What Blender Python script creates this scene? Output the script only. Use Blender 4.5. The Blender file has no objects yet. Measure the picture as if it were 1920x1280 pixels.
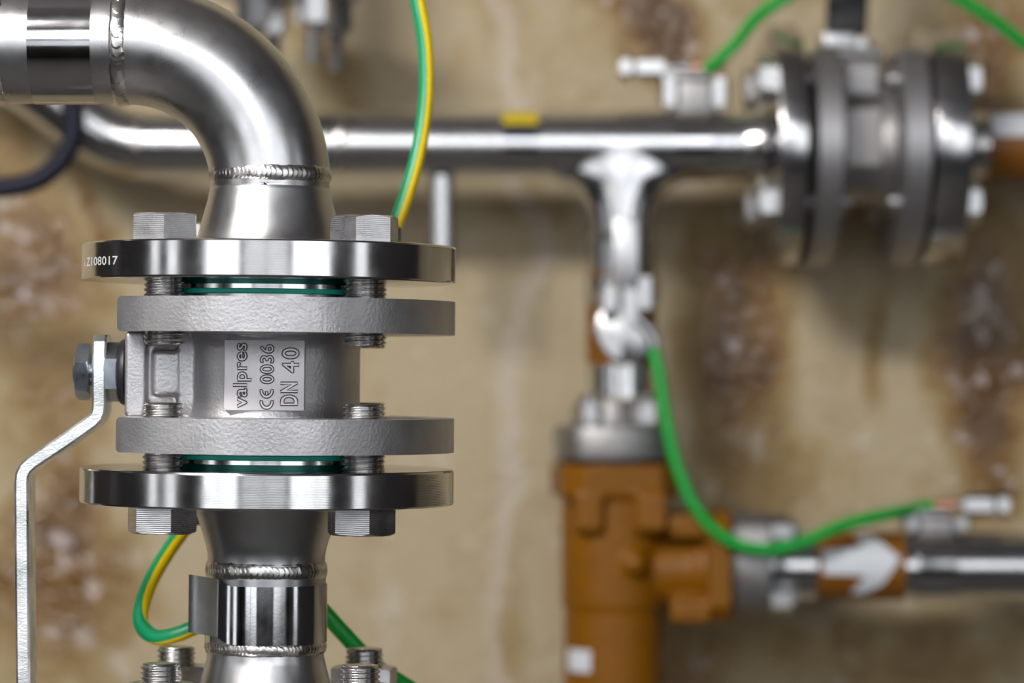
import bpy, bmesh, math, random
from math import sin, cos, pi, radians as R, sqrt
from mathutils import Vector, Matrix, noise
random.seed(4)
C = bpy.context.scene
COL = C.collection
MM = 0.001
F = 6100.0            # focal length in pixels of a 1920 px wide frame
D0 = 1310.0           # mm from the lens to the axis of the near pipe
HZ = 700.0            # pixel row of the horizon
CZ = 1400.0           # lens height above the floor in mm

# ---------------- camera, world, exposure ----------------
cam_d = bpy.data.cameras.new('camera'); cam = bpy.data.objects.new('camera', cam_d); COL.objects.link(cam)
cam.location = (0, -D0*MM, CZ*MM); cam.rotation_euler = (R(90), 0, 0)
cam_d.sensor_width = 36; cam_d.lens = F*36/1920; cam_d.shift_y = (HZ-640)/1920
cam_d.clip_start = 0.05
cam_d.dof.use_dof = True; cam_d.dof.focus_distance = 1.262; cam_d.dof.aperture_fstop = 7.4
cam_d.dof.aperture_blades = 9
C.camera = cam
C.view_settings.view_transform = 'Standard'; C.view_settings.look = 'None'
C.view_settings.gamma = 1; C.view_settings.use_curve_mapping = False
C.view_settings.exposure = -0.18
w = bpy.data.worlds.new('world'); C.world = w; w.use_nodes = True
w.node_tree.nodes['Background'].inputs[0].default_value = (.6, .7, .9, 1)
w.node_tree.nodes['Background'].inputs[1].default_value = 0.3

# radiance of the things that give off light (used by the builders below)
L_FRONT = 2.7; L_MID = 1.4; L_TOP = 5.0; L_SIDE = 1.8; L_TUBE = 80.0

# ---------------- materials ----------------
def nodes(name):
    m = bpy.data.materials.new(name); m.use_nodes = True
    nt = m.node_tree; b = nt.nodes['Principled BSDF']
    return m, nt, b
def N(nt, t, **k):
    n = nt.nodes.new(t)
    for a, v in k.items(): setattr(n, a, v)
    return n
def ramp(nt, src, stops):
    r = N(nt, 'ShaderNodeValToRGB'); e = r.color_ramp.elements
    while len(e) < len(stops): e.new(0.5)
    for i, (p, c) in enumerate(stops):
        e[i].position = p; e[i].color = (*c, 1) if len(c) == 3 else c
    nt.links.new(src, r.inputs[0]); return r.outputs[0]
def noise_tex(nt, scale, detail=3, rough=.5, mapping=(1,1,1), dist=0):
    tc = N(nt, 'ShaderNodeTexCoord'); mp = N(nt, 'ShaderNodeMapping'); mp.inputs['Scale'].default_value = mapping
    nt.links.new(tc.outputs['Object'], mp.inputs[0])
    n = N(nt, 'ShaderNodeTexNoise'); n.inputs['Scale'].default_value = scale
    n.inputs['Detail'].default_value = detail; n.inputs['Roughness'].default_value = rough; n.inputs['Distortion'].default_value = dist
    nt.links.new(mp.outputs[0], n.inputs['Vector']); return n.outputs[0]
def mrange(nt, src, a, b, c, d):
    n = N(nt, 'ShaderNodeMapRange'); n.inputs[1].default_value = a; n.inputs[2].default_value = b
    n.inputs[3].default_value = c; n.inputs[4].default_value = d
    nt.links.new(src, n.inputs[0]); return n.outputs[0]
def bump(nt, b, src, strength, dist=0.0002, prev=None):
    n = N(nt, 'ShaderNodeBump'); n.inputs['Strength'].default_value = strength; n.inputs['Distance'].default_value = dist
    nt.links.new(src, n.inputs['Height'])
    if prev: nt.links.new(prev, n.inputs['Normal'])
    nt.links.new(n.outputs[0], b.inputs['Normal']); return n.outputs[0]
def wave_tex(nt, scale, dist=2.5):
    tc = N(nt, 'ShaderNodeTexCoord'); n = N(nt, 'ShaderNodeTexWave'); n.wave_type = 'BANDS'; n.bands_direction = 'Z'
    n.inputs['Scale'].default_value = scale; n.inputs['Distortion'].default_value = dist; n.inputs['Detail'].default_value = 3; n.inputs['Detail Scale'].default_value = .6
    nt.links.new(tc.outputs['Object'], n.inputs['Vector']); return n.outputs['Fac']
def plain(name, col, rough=.5, metal=0, nscale=0, nstr=.2, ndist=.0002, var=0, coat=0):
    m, nt, b = nodes(name)
    b.inputs['Base Color'].default_value = (*col, 1); b.inputs['Roughness'].default_value = rough; b.inputs['Metallic'].default_value = metal
    if coat: b.inputs['Coat Weight'].default_value = coat; b.inputs['Coat Roughness'].default_value = .15
    n = noise_tex(nt, nscale or 300, 4)
    if nscale: bump(nt, b, n, nstr, ndist)
    if var:
        lo = tuple(c*(1-var) for c in col); hi = tuple(min(1, c*(1+var)) for c in col)
        nt.links.new(ramp(nt, noise_tex(nt, 60, 5), [(.3, lo), (.7, hi)]), b.inputs['Base Color'])
    return m
def steel(name, col, r0, r1, scale, bstr, mapping=(1,1,1), aniso=0, bdist=.00008, var=.06, wave=0):
    m, nt, b = nodes(name)
    b.inputs['Metallic'].default_value = 1
    lo = tuple(c*(1-var) for c in col); hi = tuple(min(1, c*(1+var)) for c in col)
    nt.links.new(ramp(nt, noise_tex(nt, 90, 6), [(.3, lo), (.7, hi)]), b.inputs['Base Color'])
    nt.links.new(mrange(nt, noise_tex(nt, 70, 6, .65), .3, .7, r0, r1), b.inputs['Roughness'])
    bump(nt, b, wave_tex(nt, wave) if wave else noise_tex(nt, scale, 3, .6, mapping), bstr, bdist)
    if aniso:
        b.inputs['Anisotropic'].default_value = aniso
        t = N(nt, 'ShaderNodeTangent'); t.direction_type = 'RADIAL'; t.axis = 'Z'
        nt.links.new(t.outputs[0], b.inputs['Tangent'])
    return m
SS = (.545, .545, .555)
M = {}
M['brushed'] = steel('brushed_stainless_steel', SS, .25, .35, 1000, .3, (1, 1, .2), bdist=.00006, var=.1)
M['turned'] = steel('turned_stainless_steel', (.62,.61,.61), .10, .17, 1, .16, aniso=.35, bdist=.00003, wave=500)
M['satin'] = steel('satin_stainless_steel', SS, .27, .36, 900, .2, (.05, .05, 1))
M['mirror'] = steel('mirror_foil', (.62,.62,.63), .07, .14, 900, .05)
M['weld'] = steel('weld_steel', (.60,.58,.56), .20, .32, 900, .10)
M['bolt'] = steel('bolt_steel', (.56,.55,.56), .24, .36, 1, .6, bdist=.00006, var=.25, wave=420)
M['thread'] = steel('thread_steel', (.52,.51,.50), .22, .34, 900, .1)
M['zinc'] = steel('zinc_plated_steel', (.80,.85,.86), .24, .5, 900, .55, (1, .5, 1.8), bdist=.00025, var=.3)
M['zincnut'] = steel('zinc_plated_nut', (.42,.47,.53), .24, .4, 700, .2, var=.25)
M['bgsteel'] = steel('background_pipe_steel', (.60,.60,.61), .17, .22, 300, .05)
M['bgturned'] = steel('background_flange_steel', (.54,.535,.54), .17, .24, 300, .05)
M['bgcast'] = steel('background_cast_steel', (.36,.35,.35), .45, .55, 700, .3)
def cast():
    m, nt, b = nodes('sandblasted_cast_steel')
    b.inputs['Metallic'].default_value = .82
    nt.links.new(ramp(nt, noise_tex(nt, 45, 5), [(.3, (.40,.393,.405)), (.7, (.52,.51,.52))]), b.inputs['Base Color'])
    nt.links.new(mrange(nt, noise_tex(nt, 120, 5), .3, .7, .30, .42), b.inputs['Roughness'])
    p = bump(nt, b, noise_tex(nt, 210, 3, .5), .08, .0006)
    bump(nt, b, noise_tex(nt, 760, 3, .55), .5, .0003, p)
    return m
M['cast'] = cast()
M['castfine'] = plain('smooth_cast_steel', (.60,.59,.60), .5, .8, 900, .3, .0002)
M['dirt_shade'] = plain('dirt_shade_letter_edge', (.06,.05,.055), .6, .3)  # grime and shade in the letter grooves, put into one dark colour
M['stamp'] = plain('bright_stamp_steel', (.85,.86,.9), .35, .5)
M['black'] = plain('black_rubber', (.012,.011,.016), .45, 0, 800, .2)
M['navy'] = plain('black_cable_sheath', (.008,.009,.022), .5)
M['grip'] = plain('black_plastic_grip', (.02,.02,.022), .6)
M['gasket'] = plain('green_gasket', (.008,.50,.38), .5, 0, 700, .3, var=.2)
M['gasket_reflex'] = plain('dark_green_reflection', (.0,.09,.075), .3, .5)  # painted stand-in for the gasket's green reflected at the flange step
M['teal'] = plain('green_cable_sheath', (.0,.25,.095), .38, 0, 250, .1)
M['yellow'] = plain('yellow_cable_stripe', (.78,.55,.0), .38, 0, 250, .1)
M['green'] = plain('bright_green_cable_sheath', (.0,.33,.035), .4)
M['bgcastlight'] = plain('background_sandblasted_steel', (.38,.37,.38), .42, .9, 500, .3)
M['orange'] = plain('ochre_enamel_paint', (.20,.074,.0), .42, 0, 60, .15, .0006, var=.08)
M['orange'].node_tree.nodes['Principled BSDF'].inputs['Specular IOR Level'].default_value = .3
M['navy'].node_tree.nodes['Principled BSDF'].inputs['Specular IOR Level'].default_value = .2
M['brown'] = plain('ochre_marking_tape', (.19,.068,.001), .5)
M['white'] = plain('pale_grey_label', (.62,.65,.70), .5)
M['yreflex'] = plain('yellow_foil_reflection', (.55,.42,.02), .4)  # yellow part of the foil's reflection, painted as a colour
M['blue'] = plain('dark_foil_reflection', (.01,.01,.03), .3)  # dark part of the same painted reflection
M['bgzinc'] = plain('background_zinc', (.5,.5,.51), .33, 1)
M['bgplate'] = plain('background_cast_plate', (.42,.40,.40), .55, .6)
M['copper'] = plain('copper_strands', (.8,.42,.3), .35, 1)
M['ceil'] = plain('grey_ceiling_paint', (.15,.14,.15), .8)
M['dark'] = plain('dark_room_paint', (.035,.032,.036), .8)
M['floor'] = plain('grey_screed', (.10,.095,.09), .7, 0, 20, .2)
M['frame'] = plain('window_frame_paint', (.10,.10,.10), .5)
def emit(name, col, s):
    m, nt, b = nodes(name)
    b.inputs['Base Color'].default_value = (.1,.1,.1,1)
    b.inputs['Emission Color'].default_value = (*col, 1); b.inputs['Emission Strength'].default_value = s
    return m
M['pane'] = emit('lit_window_pane', (.93,.96,1.0), L_FRONT)
M['pane_mid'] = emit('lit_frosted_window_pane', (.92,.95,1.0), L_MID)
M['pane_top'] = emit('lit_upper_window_pane', (.93,.96,1.0), L_TOP)
M['pane_side'] = emit('lit_side_window_pane', (.95,.97,1.0), L_SIDE)
M['tube'] = emit('lit_fluorescent_tube', (1,.965,.92), L_TUBE)

def wp(px, py, D):      # world mm of a photo point at distance D mm
    return Vector(((px-960)*D/F, D-D0, CZ+(HZ-py)*D/F))
BD = 2033.0             # distance of the rear pipes
WY = 833.0              # the rear wall
def Q(px, py, dy=0): return wp(px, py, BD+dy)

def concrete():
    m, nt, b = nodes('stained_concrete')
    geo = N(nt, 'ShaderNodeTexCoord')
    nm = noise_tex(nt, 5, 6, .6); nf = noise_tex(nt, 22, 5, .6); nv = noise_tex(nt, 14, 4, .6, (1, 1, .18))
    # damp stains with shapes of their own: (px, py, rx, ry, strength)
    blobs = [(90,720,150,190,.6),(110,1120,150,200,.8),(1300,500,40,130,.6),(1900,470,60,120,.6),(1480,20,60,60,.4),(40,520,150,230,.9),(90,960,120,130,1.0),(20,1180,130,160,.7),(205,450,26,130,.7),(1290,60,120,110,1.1),(1150,20,60,50,.3),
             (1375,620,110,300,.9),(1400,860,90,170,.5),(1850,150,150,220,.85),(1875,690,110,300,1.0),(1330,1240,150,120,.45),
             (1700,1240,200,70,.45),(1890,930,90,90,.7),(230,700,60,60,.25),(1000,1200,60,200,.35),(1650,640,30,170,.45),(1610,1230,12,90,.5),
             (960,420,110,60,.35),(620,150,60,90,.3),(1270,930,40,120,.3)]
    acc = None
    # warp the coordinates a little so the stains have ragged edges
    nw = N(nt, 'ShaderNodeTexNoise'); nw.inputs['Scale'].default_value = 9; nw.inputs['Detail'].default_value = 5
    nt.links.new(geo.outputs['Object'], nw.inputs['Vector'])
    ws = N(nt, 'ShaderNodeVectorMath', operation='SUBTRACT'); ws.inputs[1].default_value = (.5,.5,.5); nt.links.new(nw.outputs['Color'], ws.inputs[0])
    wm = N(nt, 'ShaderNodeVectorMath', operation='SCALE'); wm.inputs['Scale'].default_value = .13; nt.links.new(ws.outputs[0], wm.inputs[0])
    wa = N(nt, 'ShaderNodeVectorMath', operation='ADD'); nt.links.new(geo.outputs['Object'], wa.inputs[0]); nt.links.new(wm.outputs[0], wa.inputs[1])
    Dw = D0+WY
    for (px, py, rx, ry, s) in blobs:
        c = wp(px, py, Dw)*MM
        a = N(nt, 'ShaderNodeVectorMath', operation='SUBTRACT'); a.inputs[1].default_value = (c.x, 0, c.z); nt.links.new(wa.outputs[0], a.inputs[0])
        q = N(nt, 'ShaderNodeVectorMath', operation='MULTIPLY'); q.inputs[1].default_value = (1/(rx*Dw/F*MM), 0, 1/(ry*Dw/F*MM)); nt.links.new(a.outputs[0], q.inputs[0])
        l = N(nt, 'ShaderNodeVectorMath', operation='LENGTH'); nt.links.new(q.outputs[0], l.inputs[0])
        v = mrange(nt, l.outputs['Value'], .35, 1.25, s, 0)
        if acc is None: acc = v
        else:
            ad = N(nt, 'ShaderNodeMath', operation='MAXIMUM'); nt.links.new(acc, ad.inputs[0]); nt.links.new(v, ad.inputs[1]); acc = ad.outputs[0]
    def math(op, a, bb):
        n = N(nt, 'ShaderNodeMath', operation=op)
        for i, x in enumerate((a, bb)):
            if isinstance(x, (int, float)): n.inputs[i].default_value = x
            else: nt.links.new(x, n.inputs[i])
        return n.outputs[0]
    st = math('ADD', acc, math('MULTIPLY', math('SUBTRACT', nf, .5), 1.15))
    st = math('ADD', st, math('MULTIPLY', math('SUBTRACT', nv, .5), .8))
    st = math('ADD', st, math('MULTIPLY', math('SUBTRACT', nm, .5), .7))
    colr = ramp(nt, st, [(.0, (.44,.36,.235)), (.25, (.37,.283,.155)), (.48, (.265,.175,.066)), (.72, (.18,.092,.017)), (1.0, (.09,.040,.005))])
    # chalky patches and the pale shuttering seam
    pale = ramp(nt, noise_tex(nt, 30, 4, .6), [(.58, (0,0,0)), (.70, (1,1,1))])
    mx = N(nt, 'ShaderNodeMixRGB'); mx.inputs[2].default_value = (.56,.50,.44,1); nt.links.new(colr, mx.inputs[1])
    nt.links.new(math('MULTIPLY', pale, .55), mx.inputs[0])
    sx = N(nt, 'ShaderNodeSeparateXYZ'); nt.links.new(wa.outputs[0], sx.inputs[0])
    seam = math('ABSOLUTE', math('SUBTRACT', sx.outputs[0], wp(962, 0, Dw).x*MM), 0)
    seam = mrange(nt, seam, .002, .010, .45, 0)
    mx2 = N(nt, 'ShaderNodeMixRGB'); mx2.inputs[2].default_value = (.60,.53,.49,1); nt.links.new(mx.outputs[0], mx2.inputs[1]); nt.links.new(seam, mx2.inputs[0])
    # pale speckle painting wet sparkle into the damp stains
    glints = ramp(nt, noise_tex(nt, 75, 2, .5), [(.60, (0,0,0)), (.66, (1,1,1))])
    wet = mrange(nt, st, .5, .7, 0, .6)
    mx3 = N(nt, 'ShaderNodeMixRGB'); mx3.inputs[2].default_value = (.60,.52,.50,1); nt.links.new(mx2.outputs[0], mx3.inputs[1])
    nt.links.new(math('MULTIPLY', glints, wet), mx3.inputs[0])
    nt.links.new(mx3.outputs[0], b.inputs['Base Color'])
    nt.links.new(mrange(nt, st, .35, .75, .75, .16), b.inputs['Roughness'])
    p = bump(nt, b, noise_tex(nt, 60, 5, .6), .5, .004)
    bump(nt, b, noise_tex(nt, 170, 2, .5), 1.0, .003, p)
    return m
M['concrete'] = concrete()

# ---------------- mesh helpers (input mm) ----------------
def finish(bm, name, mat, parent=None, loc=None, rot=None, sharp=32, smooth=True):
    bmesh.ops.recalc_face_normals(bm, faces=bm.faces)
    for v in bm.verts: v.co *= MM
    for f in bm.faces: f.smooth = smooth
    for e in bm.edges:
        if len(e.link_faces) == 2:
            try: e.smooth = e.calc_face_angle() < R(sharp)
            except Exception: e.smooth = False
    me = bpy.data.meshes.new(name); bm.to_mesh(me); bm.free()
    for mt in (mat if isinstance(mat, (list, tuple)) else [mat]): me.materials.append(M[mt])
    o = bpy.data.objects.new(name, me); COL.objects.link(o)
    if parent: o.parent = parent
    if loc is not None: o.location = Vector(loc)*MM
    if rot is not None: o.rotation_euler = rot
    return o
def tag(o, label, cat, group=None):
    o['label'] = label; o['category'] = cat
    if group: o['group'] = group
    return o
def thing(name, label, cat, loc, rot=None, group=None, mat=None):
    o = bpy.data.objects.new(name, None); COL.objects.link(o); o.empty_display_size = .02
    if mat is not None: o.matrix_world = mat @ Matrix.Translation(Vector(loc)*MM)
    else:
        o.location = Vector(loc)*MM
        if rot: o.rotation_euler = rot
    return tag(o, label, cat, group)
def struct(bm, name, mat, **k):
    o = finish(bm, name, mat, **k); o['kind'] = 'structure'; return o
def dup(root, loc, label, rot=None, mat=None, spin=0):
    r = root.copy(); COL.objects.link(r); r['label'] = label
    if mat is not None: r.matrix_world = mat @ Matrix.Translation(Vector(loc)*MM) @ (rot or Matrix()) @ Matrix.Rotation(spin, 4, 'Z')
    else:
        r.location = Vector(loc)*MM
        if rot: r.rotation_euler = rot
    for ch in list(root.children):
        c = ch.copy(); COL.objects.link(c); c.parent = r
        for g in ch.children:
            d = g.copy(); COL.objects.link(d); d.parent = c
    return r
def lathe(bm, prof, seg=96, axis='Z', off=(0,0,0)):
    off = Vector(off); rings = []
    for (r, z) in prof:
        if r < 1e-6:
            rings.append([bm.verts.new(_ax(0, 0, z, axis)+off)]); continue
        rings.append([bm.verts.new(_ax(r*cos(2*pi*i/seg), r*sin(2*pi*i/seg), z, axis)+off) for i in range(seg)])
    for a, b in zip(rings, rings[1:]):
        for i in range(seg):
            j = (i+1) % seg
            if len(a) == 1 and len(b) == 1: continue
            if len(a) == 1: bm.faces.new((a[0], b[i], b[j]))
            elif len(b) == 1: bm.faces.new((a[i], a[j], b[0]))
            else: bm.faces.new((a[i], a[j], b[j], b[i]))
    return bm
def _ax(x, y, z, axis):
    return Vector((x, y, z)) if axis == 'Z' else Vector((z, x, y)) if axis == 'X' else Vector((x, z, y))
def box(bm, x0, x1, y0, y1, z0, z1, bev=0, seg=3):
    r = bmesh.ops.create_cube(bm, size=1)
    for v in r['verts']:
        v.co = Vector(((x0+x1)/2+v.co.x*(x1-x0), (y0+y1)/2+v.co.y*(y1-y0), (z0+z1)/2+v.co.z*(z1-z0)))
    if bev:
        es = set(e for v in r['verts'] for e in v.link_edges)
        bmesh.ops.bevel(bm, geom=list(es), offset=bev, segments=seg, profile=.5, affect='EDGES')
    return bm
def prism(bm, pts, z0, z1, bev=0):         # polygon in XY extruded in Z
    a = [bm.verts.new((x, y, z0)) for x, y in pts]; b = [bm.verts.new((x, y, z1)) for x, y in pts]
    fs = [bm.faces.new(a[::-1]), bm.faces.new(b)]
    n = len(pts)
    for i in range(n): fs.append(bm.faces.new((a[i], a[(i+1) % n], b[(i+1) % n], b[i])))
    if bev:
        es = set(e for f in fs[:2] for e in f.edges)
        bmesh.ops.bevel(bm, geom=list(es), offset=bev, segments=3, profile=.5, affect='EDGES')
    return bm
def hexhead(bm, af, z0, z1, chamfer=True, both=False, rot=0, hole=0, seg=72):
    """hex prism with the real conical chamfer, axis Z, corners cut in arcs"""
    rc = af/2*.985; t = math.tan(R(28))
    def ring(fn): return [bm.verts.new(fn(2*pi*i/seg)) for i in range(seg)]
    def rh(a):
        q = (a % (pi/3))-pi/6
        return af/2/cos(q)
    def drop(a): return max(0, (rh(a)-rc)*t)
    top = ring(lambda a: Vector((rc*cos(a+rot), rc*sin(a+rot), z1)))
    et = ring(lambda a: Vector((rh(a)*cos(a+rot), rh(a)*sin(a+rot), z1-drop(a))))
    if both: eb = ring(lambda a: Vector((rh(a)*cos(a+rot), rh(a)*sin(a+rot), z0+drop(a))))
    else: eb = ring(lambda a: Vector((rh(a)*cos(a+rot), rh(a)*sin(a+rot), z0)))
    bot = ring(lambda a: Vector((rc*cos(a+rot), rc*sin(a+rot), z0)))
    for a, b in ((top, et), (et, eb), (eb, bot)):
        for i in range(seg):
            j = (i+1) % seg; bm.faces.new((a[i], b[i], b[j], a[j]))
    bm.faces.new(top); bm.faces.new(bot[::-1])
    return bm
def thread(bm, r, z0, z1, pitch=2.0, depth=1.0, seg=72, per=10, taper=1.2):
    nz = int((z1-z0)/pitch*per)
    rings = []
    for k in range(nz+1):
        z = z0+(z1-z0)*k/nz; row = []
        for i in range(seg):
            ph = (z/pitch - i/seg) % 1.0
            tri = abs(ph-.5)*2; tri = min(1, max(0, (tri-.08)/.84))
            rr = r-depth*(1-tri)
            d = min(z-z0, z1-z)
            if d < taper: rr = min(rr, r-depth*(1-d/taper))
            row.append(bm.verts.new((rr*cos(2*pi*i/seg), rr*sin(2*pi*i/seg), z)))
        rings.append(row)
    for a, b in zip(rings, rings[1:]):
        for i in range(seg):
            j = (i+1) % seg; bm.faces.new((a[i], a[j], b[j], b[i]))
    bm.faces.new(rings[0][::-1]); bm.faces.new(rings[-1])
    return bm
def catmull(pts, n=14):
    P = [Vector(p) for p in pts]; P = [2*P[0]-P[1]]+P+[2*P[-1]-P[-2]]; out = []
    for i in range(1, len(P)-2):
        a, b, c, d = P[i-1:i+3]
        for k in range(n):
            t = k/n
            out.append(.5*((2*b)+(-a+c)*t+(2*a-5*b+4*c-d)*t*t+(-a+3*b-3*c+d)*t**3))
    out.append(P[-2]); return out
def sweep(bm, pts, rad, seg=24, dirs=None, closed=False, caps=True, two=False):
    """round tube along pts; rad number or list; dirs orient the stripe"""
    pts = [Vector(p) for p in pts]; n = len(pts); rings = []; up = None
    for i, p in enumerate(pts):
        if closed: t = pts[(i+1) % n]-pts[i-1]
        else: t = pts[min(i+1, n-1)]-pts[max(i-1, 0)]
        t.normalize()
        if dirs: u = Vector(dirs[i])
        else:
            if up is None: up = Vector((0, 1, 0)) if abs(t.y) < .9 else Vector((1, 0, 0))
            u = up
        u = (u-t*u.dot(t)).normalized(); up = u
        v = t.cross(u); r = rad[i] if isinstance(rad, (list, tuple)) else rad
        rings.append([bm.verts.new(p+u*r*cos(2*pi*(k+.5)/seg)+v*r*sin(2*pi*(k+.5)/seg)) for k in range(seg)])
    pr = list(zip(rings, rings[1:]+rings[:1])) if closed else list(zip(rings, rings[1:]))
    for a, b in pr:
        for k in range(seg):
            j = (k+1) % seg; f = bm.faces.new((a[k], a[j], b[j], b[k]))
            if two:
                ang = (k+1)/seg*360
                f.material_index = 0 if (ang <= 90 or ang > 270) else 1
    if caps and not closed: bm.faces.new(rings[0][::-1]); bm.faces.new(rings[-1])
    return bm
def B(): return bmesh.new()
def weld_ring(rad, w, h, axis='Z', seg=720, teeth=95, off=(0,0,0), seed=0, ends=1.0):
    """weld bead: overlapping crescent ripples running round the pipe"""
    bm = B(); n = 14; rings = []
    for k in range(n+1):
        s = -1+2*k/n
        row = []
        for i in range(seg):
            a = 2*pi*i/seg
            jit = noise.noise(Vector((cos(a)*3, sin(a)*3, seed)))
            jit2 = noise.noise(Vector((cos(a)*11, sin(a)*11, seed+7)))
            prof = max(0, 1-s*s)
            ph = (a/(2*pi)*teeth + 1.1*s*s + .9*jit) % 1.0
            rip = (ph**1.6)*.16+.05*jit2
            rr = rad-.35 + h*prof**.6*(1+.28*jit) + rip*prof*min(1, h*1.6)
            z = s*w/2*(1+.14*jit+.06*jit2)+.35*jit2
            row.append(bm.verts.new(_ax(rr*cos(a), rr*sin(a), z, axis)+Vector(off)))
        rings.append(row)
    for a, b in zip(rings, rings[1:]):
        for i in range(seg):
            j = (i+1) % seg; bm.faces.new((a[i], a[j], b[j], b[i]))
    return bm
def disc_prof(r, z0, z1, c=.8, inner=0):
    return [(inner, z0), (r-c, z0), (r-.25*c, z0+.25*c), (r, z0+c), (r, z1-c), (r-.25*c, z1-.25*c), (r-c, z1), (inner, z1)]
def remesh(o, size, it=4, fac=.5):
    m = o.modifiers.new('remesh', 'REMESH'); m.mode = 'VOXEL'; m.voxel_size = size*MM; m.use_smooth_shade = True
    s = o.modifiers.new('smooth', 'SMOOTH'); s.iterations = it; s.factor = fac
def text_bm(s, bold=.0, space=1.0):
    cu = bpy.data.curves.new('txt', 'FONT'); cu.body = s; cu.size = 1; cu.offset = bold; cu.space_character = space; cu.resolution_u = 5
    o = bpy.data.objects.new('txt', cu); COL.objects.link(o)
    dg = bpy.context.evaluated_depsgraph_get(); dg.update()
    me = bpy.data.meshes.new_from_object(o.evaluated_get(dg))
    bm = B(); bm.from_mesh(me)
    bpy.data.objects.remove(o); bpy.data.curves.remove(cu); bpy.data.meshes.remove(me)
    bmesh.ops.remove_doubles(bm, verts=bm.verts, dist=1e-5)
    return bm
def fit(bm, fn):
    xs = [v.co.x for v in bm.verts]; ys = [v.co.y for v in bm.verts]
    x0, x1, y0, y1 = min(xs), max(xs), min(ys), max(ys)
    for v in bm.verts: v.co = fn((v.co.x-x0)/(x1-x0), (v.co.y-y0)/(y1-y0))
    return bm
def loops(bm):
    es = [e for e in bm.edges if len(e.link_faces) == 1]; nb = {}
    for e in es:
        a, b = e.verts; nb.setdefault(a, []).append(b); nb.setdefault(b, []).append(a)
    seen = set(); out = []
    for v in nb:
        if v in seen: continue
        lp = [v]; seen.add(v); cur = v
        while True:
            nx = [u for u in nb[cur] if u not in seen]
            if not nx: break
            cur = nx[0]; seen.add(cur); lp.append(cur)
        if len(lp) > 2: out.append([u.co.copy() for u in lp])
    return out

# ---------------- the room ----------------
XL, XR, YF, ZC = -2600, 2600, -2600, 2900
bm = B(); box(bm, XL, XR, WY, WY+200, 0, ZC); struct(bm, 'wall_back', 'concrete')
bm = B(); box(bm, XL-200, XR+200, YF-200, WY+200, -150, 0); struct(bm, 'floor', 'floor')
bm = B(); box(bm, XL-200, XR+200, YF-200, WY+200, ZC, ZC+150); struct(bm, 'ceiling', 'ceil')
def wall_with_holes(name, horiz, at, thick, u0, u1, holes):
    bm = B(); us = sorted(set([u0, u1]+[h[0] for h in holes]+[h[1] for h in holes])); zs = sorted(set([0, ZC]+[h[2] for h in holes]+[h[3] for h in holes]))
    for a, b in zip(us, us[1:]):
        for c, d in zip(zs, zs[1:]):
            m, n = (a+b)/2, (c+d)/2
            if any(h[0] < m < h[1] and h[2] < n < h[3] for h in holes): continue
            if horiz: box(bm, a, b, at-thick, at, c, d)
            else: box(bm, *sorted((at, at+thick)), a, b, c, d)
    if name == 'wall_left': box(bm, XL, -1250, 250, WY, 0, ZC)     # unseen pier, added to block the back wall's reflection in the flange
    struct(bm, name, 'dark')
wn = [0]
def window(horiz, at, thick, h, mull, pane):
    wn[0] += 1; u0, u1, z0, z1 = h
    def bx(bm, a, b, c, d, lo, hi):
        if horiz: box(bm, a, b, at-hi, at-lo, c, d)
        else:
            s = 1 if thick > 0 else -1
            box(bm, *sorted((at+s*lo, at+s*hi)), a, b, c, d)
    bm = B(); w_ = 40
    bx(bm, u0, u0+w_, z0, z1, 60, 120); bx(bm, u1-w_, u1, z0, z1, 60, 120)
    bx(bm, u0+w_, u1-w_, z0, z0+w_, 60, 120); bx(bm, u0+w_, u1-w_, z1-w_, z1, 60, 120)
    for q in mull: bx(bm, u0+(u1-u0)*q-18, u0+(u1-u0)*q+18, z0+w_, z1-w_, 60, 120)
    o = struct(bm, 'window_%d' % wn[0], 'frame')
    bm = B(); bx(bm, u0+w_-5, u1-w_+5, z0+w_-5, z1-w_+5, 85, 92)
    finish(bm, 'window_pane', pane, parent=o)
f1 = (-1960, -705, 1060, 2450); f2 = (735, 2250, 1060, 2450); f3 = (-640, 665, 1150, 1690); f4 = (-640, 665, 1740, 2640)
wall_with_holes('wall_front', True, YF, 200, XL-200, XR+200, [f1, f2, f3, f4])
s1 = (-2020, -1500, 1000, 2300); s2 = (-1220, -860, 1000, 2300); s3 = (-1820, -1260, 1000, 2300)
wall_with_holes('wall_left', False, XL, -200, YF, WY+200, [s1, s2])
wall_with_holes('wall_right', False, XR, 200, YF, WY+200, [s3])
window(True, YF, 200, f1, [.5], 'pane'); window(True, YF, 200, f2, [.62], 'pane'); window(True, YF, 200, f3, [.5], 'pane_mid'); window(True, YF, 200, f4, [.5], 'pane_top')
window(False, XL, -200, s1, [], 'pane_side'); window(False, XL, -200, s2, [], 'pane_side'); window(False, XR, 200, s3, [], 'pane_side')
t = thing('ceiling_lamp', 'flat white suspended lamp hanging from the ceiling, lit', 'lamp', (-760, -950, 2260), rot=(R(58), 0, R(-14)))
bm = B(); box(bm, -360, 360, -130, 130, 0, 55, 8); finish(bm, 'lamp_housing', 'white', t)
bm = B(); box(bm, -340, 340, -110, 110, -12, 0, 3); finish(bm, 'diffuser', 'tube', t)
for xb in (-375, 360):
    bm = B(); box(bm, xb, xb+15, -20, 20, -5, 60, 2); finish(bm, 'side_bracket', 'frame', t)
tt = thing('lamp_hanger', 'steel hanger rod holding the suspended lamp', 'hanger', (-760, -950, 2260))
for s_ in (-1, 1):
    bm = B(); sweep(bm, [(s_*367*cos(R(14)), -s_*367*sin(R(14)), 40), (s_*367*cos(R(14)), -s_*367*sin(R(14)), ZC-2260)], 5, 8); finish(bm, 'hanger_rod', 'bgsteel', tt)

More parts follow.
